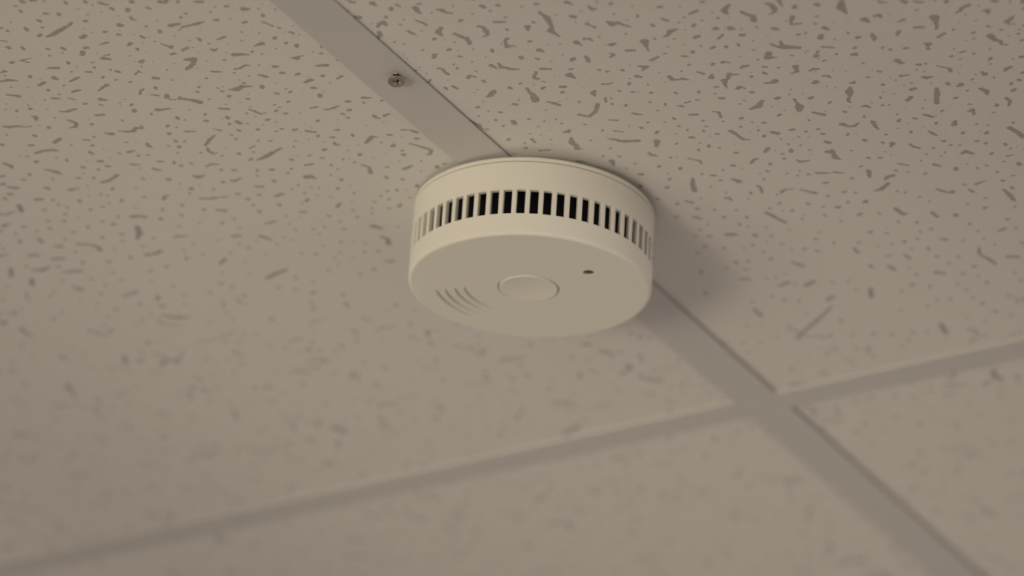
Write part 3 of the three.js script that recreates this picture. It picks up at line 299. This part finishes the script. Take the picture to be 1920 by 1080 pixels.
  holes.push({ h: circle(BUTTON.x, BUTTON.z, BUTTON.r, 96), c: 0.1, d: 2.6 }, { h: circle(LED.x, LED.z, LED.r, 40), c: 0.1, d: 1.6 });
  for (const [r, a0, a1] of [[43.4, 159.5, 208], [39.2, 159, 208.3], [34.4, 157, 209.3], [29.9, 155, 210]]) holes.push({ h: sounder(r, rad(a0), rad(a1), 1.45), c: 0.25, d: 1.5, closed: true });
  const shape = new THREE.Shape(); shape.absarc(0, 0, FR, 0, Math.PI * 2, false);
  const parts = [];
  const strip = (A, B, ya, yb) => {                                        // wall between two contours, flat shaded across, smooth along
    const P = [], I = [], n = A.length;
    for (let k = 0; k <= n; k++) { const a = A[k % n], b = B[k % n]; P.push(a[0], ya, a[1], b[0], yb, b[1]); if (k < n) I.push(2 * k, 2 * k + 1, 2 * k + 2, 2 * k + 1, 2 * k + 3, 2 * k + 2); }
    const g = new THREE.BufferGeometry(); g.setAttribute('position', new THREE.Float32BufferAttribute(P, 3)); g.setAttribute('uv', new THREE.Float32BufferAttribute(new Float32Array(P.length / 3 * 2), 2)); g.setIndex(I); g.computeVertexNormals(); return g;
  };
  for (const { h: hole, c, d, closed } of holes) {
    const outer = hole.at(c), inner = hole.at(0);
    const p = new THREE.Path(); outer.forEach(([x, z], k) => k ? p.lineTo(x, z) : p.moveTo(x, z)); p.closePath(); shape.holes.push(p);
    parts.push(strip(outer, inner, -Hh, -Hh + c), strip(inner, inner, -Hh + c, -Hh + d));
    if (closed) { const s = new THREE.Shape(); inner.forEach(([x, z], k) => k ? s.lineTo(x, z) : s.moveTo(x, z)); const f = new THREE.ShapeGeometry(s); const pp = f.attributes.position; for (let k = 0; k < pp.count; k++) pp.setXYZ(k, pp.getX(k), -Hh + d, pp.getY(k)); f.computeVertexNormals(); parts.push(f); }
  }
  const flat = new THREE.ShapeGeometry(shape, 120); { const p = flat.attributes.position, nn = flat.attributes.normal; for (let k = 0; k < p.count; k++) { p.setXYZ(k, p.getX(k), -Hh, p.getY(k)); nn.setXYZ(k, 0, -1, 0); } }
  mesh('front_cover', mm(mergeGeometries([flat, ...parts])), creamPlastic, D);
  // push button: slightly proud, softly dished
  const BR = BUTTON.r - 0.55;
  mesh('test_button', mm(lathe([[0, -Hh + 0.55], [3, -Hh + 0.50], [6, -Hh + 0.34], [9, -Hh + 0.08], [11.3, -Hh - 0.22], [12.4, -Hh - 0.36], ...arc(BR - 0.55, -Hh + 0.15, 0.55, -h, 0, 6), [BR, -Hh + 2.8]], 120).translate(BUTTON.x, 0, BUTTON.z)), creamPlastic, D);
  const led = mesh('indicator_light', mm(lathe([[0, -Hh + 0.1], [0.9, -Hh + 0.14], [1.6, -Hh + 0.3], [2.1, -Hh + 0.62], [2.3, -Hh + 1.0], [2.32, -Hh + 1.7]], 40).translate(LED.x, 0, LED.z)), smokedLens, D);
  led.userData.label = 'dark indicator light';
  mesh('light_socket', mm(new THREE.CircleGeometry(2.9, 32).rotateX(Math.PI / 2).translate(LED.x, -Hh + 1.55, LED.z)), smokedLens, D);
  mesh('release_notch', mm(new THREE.CylinderGeometry(0.7, 0.7, 0.5, 20).rotateZ(h).translate(R - 0.1, -21.5, 0).rotateY(rad(27))), chamberBlack, D).userData.label = 'small dark notch';
}

// ---------------------------------------------------------------- screw half driven into the bar
{
  const s = new THREE.Group(); s.name = numbered('screw');
  s.userData = { label: 'steel cross-head screw standing slightly out of the grey ceiling bar', category: 'screw' };
  s.position.set(0.00411, CEIL - 0.0007, 0.35964); scene.add(s);
  const axis = new THREE.Vector3(0.085, -1, 0.11).normalize();
  s.quaternion.setFromUnitVectors(new THREE.Vector3(0, -1, 0), axis);
  const mm = g => g.scale(0.001, 0.001, 0.001);
  mesh('shank', mm(lathe([[1.5, -2.1], [1.42, -1.9], [1.42, 6], [0.3, 8]], 40)), shadedSteel, s);
  class Helix extends THREE.Curve { getPoint(t, o = new THREE.Vector3()) { const a = -0.7 + t * Math.PI * 2 * 4; return o.set(1.62 * Math.cos(a), 0.06 + t * 5.4, 1.62 * Math.sin(a)); } }
  mesh('thread', mm(new THREE.TubeGeometry(new Helix(), 220, 0.31, 8)), steel, s);
  const ev = new Evaluator(); ev.useGroups = false;
  const F = -3.2;                                                        // outer face of the head
  let head = new Brush(lathe([[0.001, -1.9], [1.7, -2.05], [3.55, -2.38], [3.70, -2.46], [3.72, -2.95], [3.6, -3.1], [2.6, F + 0.1], [1.3, F + 0.02], [0.001, F]].reverse(), 72), steel);
  for (const a of [0, Math.PI / 2]) {
    const g = new THREE.CylinderGeometry(1, 1, 2.2, 4, 1).rotateY(Math.PI / 4);
    const p = g.attributes.position; for (let k = 0; k < p.count; k++) { const low = p.getY(k) < 0, w = low ? 1 : 0.35, t = low ? 0.55 : 0.3; p.setXYZ(k, p.getX(k) * 1.414 * 2.35 * w, p.getY(k), p.getZ(k) * 1.414 * t); }
    g.computeVertexNormals();
    const cut = new Brush(g, steel); cut.position.set(0, F + 0.45, 0); cut.rotation.y = a + 1.0; cut.updateMatrixWorld();
    head.updateMatrixWorld(); head = ev.evaluate(head, cut, SUBTRACTION);
  }
  mesh('screw_head', mm(head.geometry), steel, s);
}

renderer.render(scene, camera);
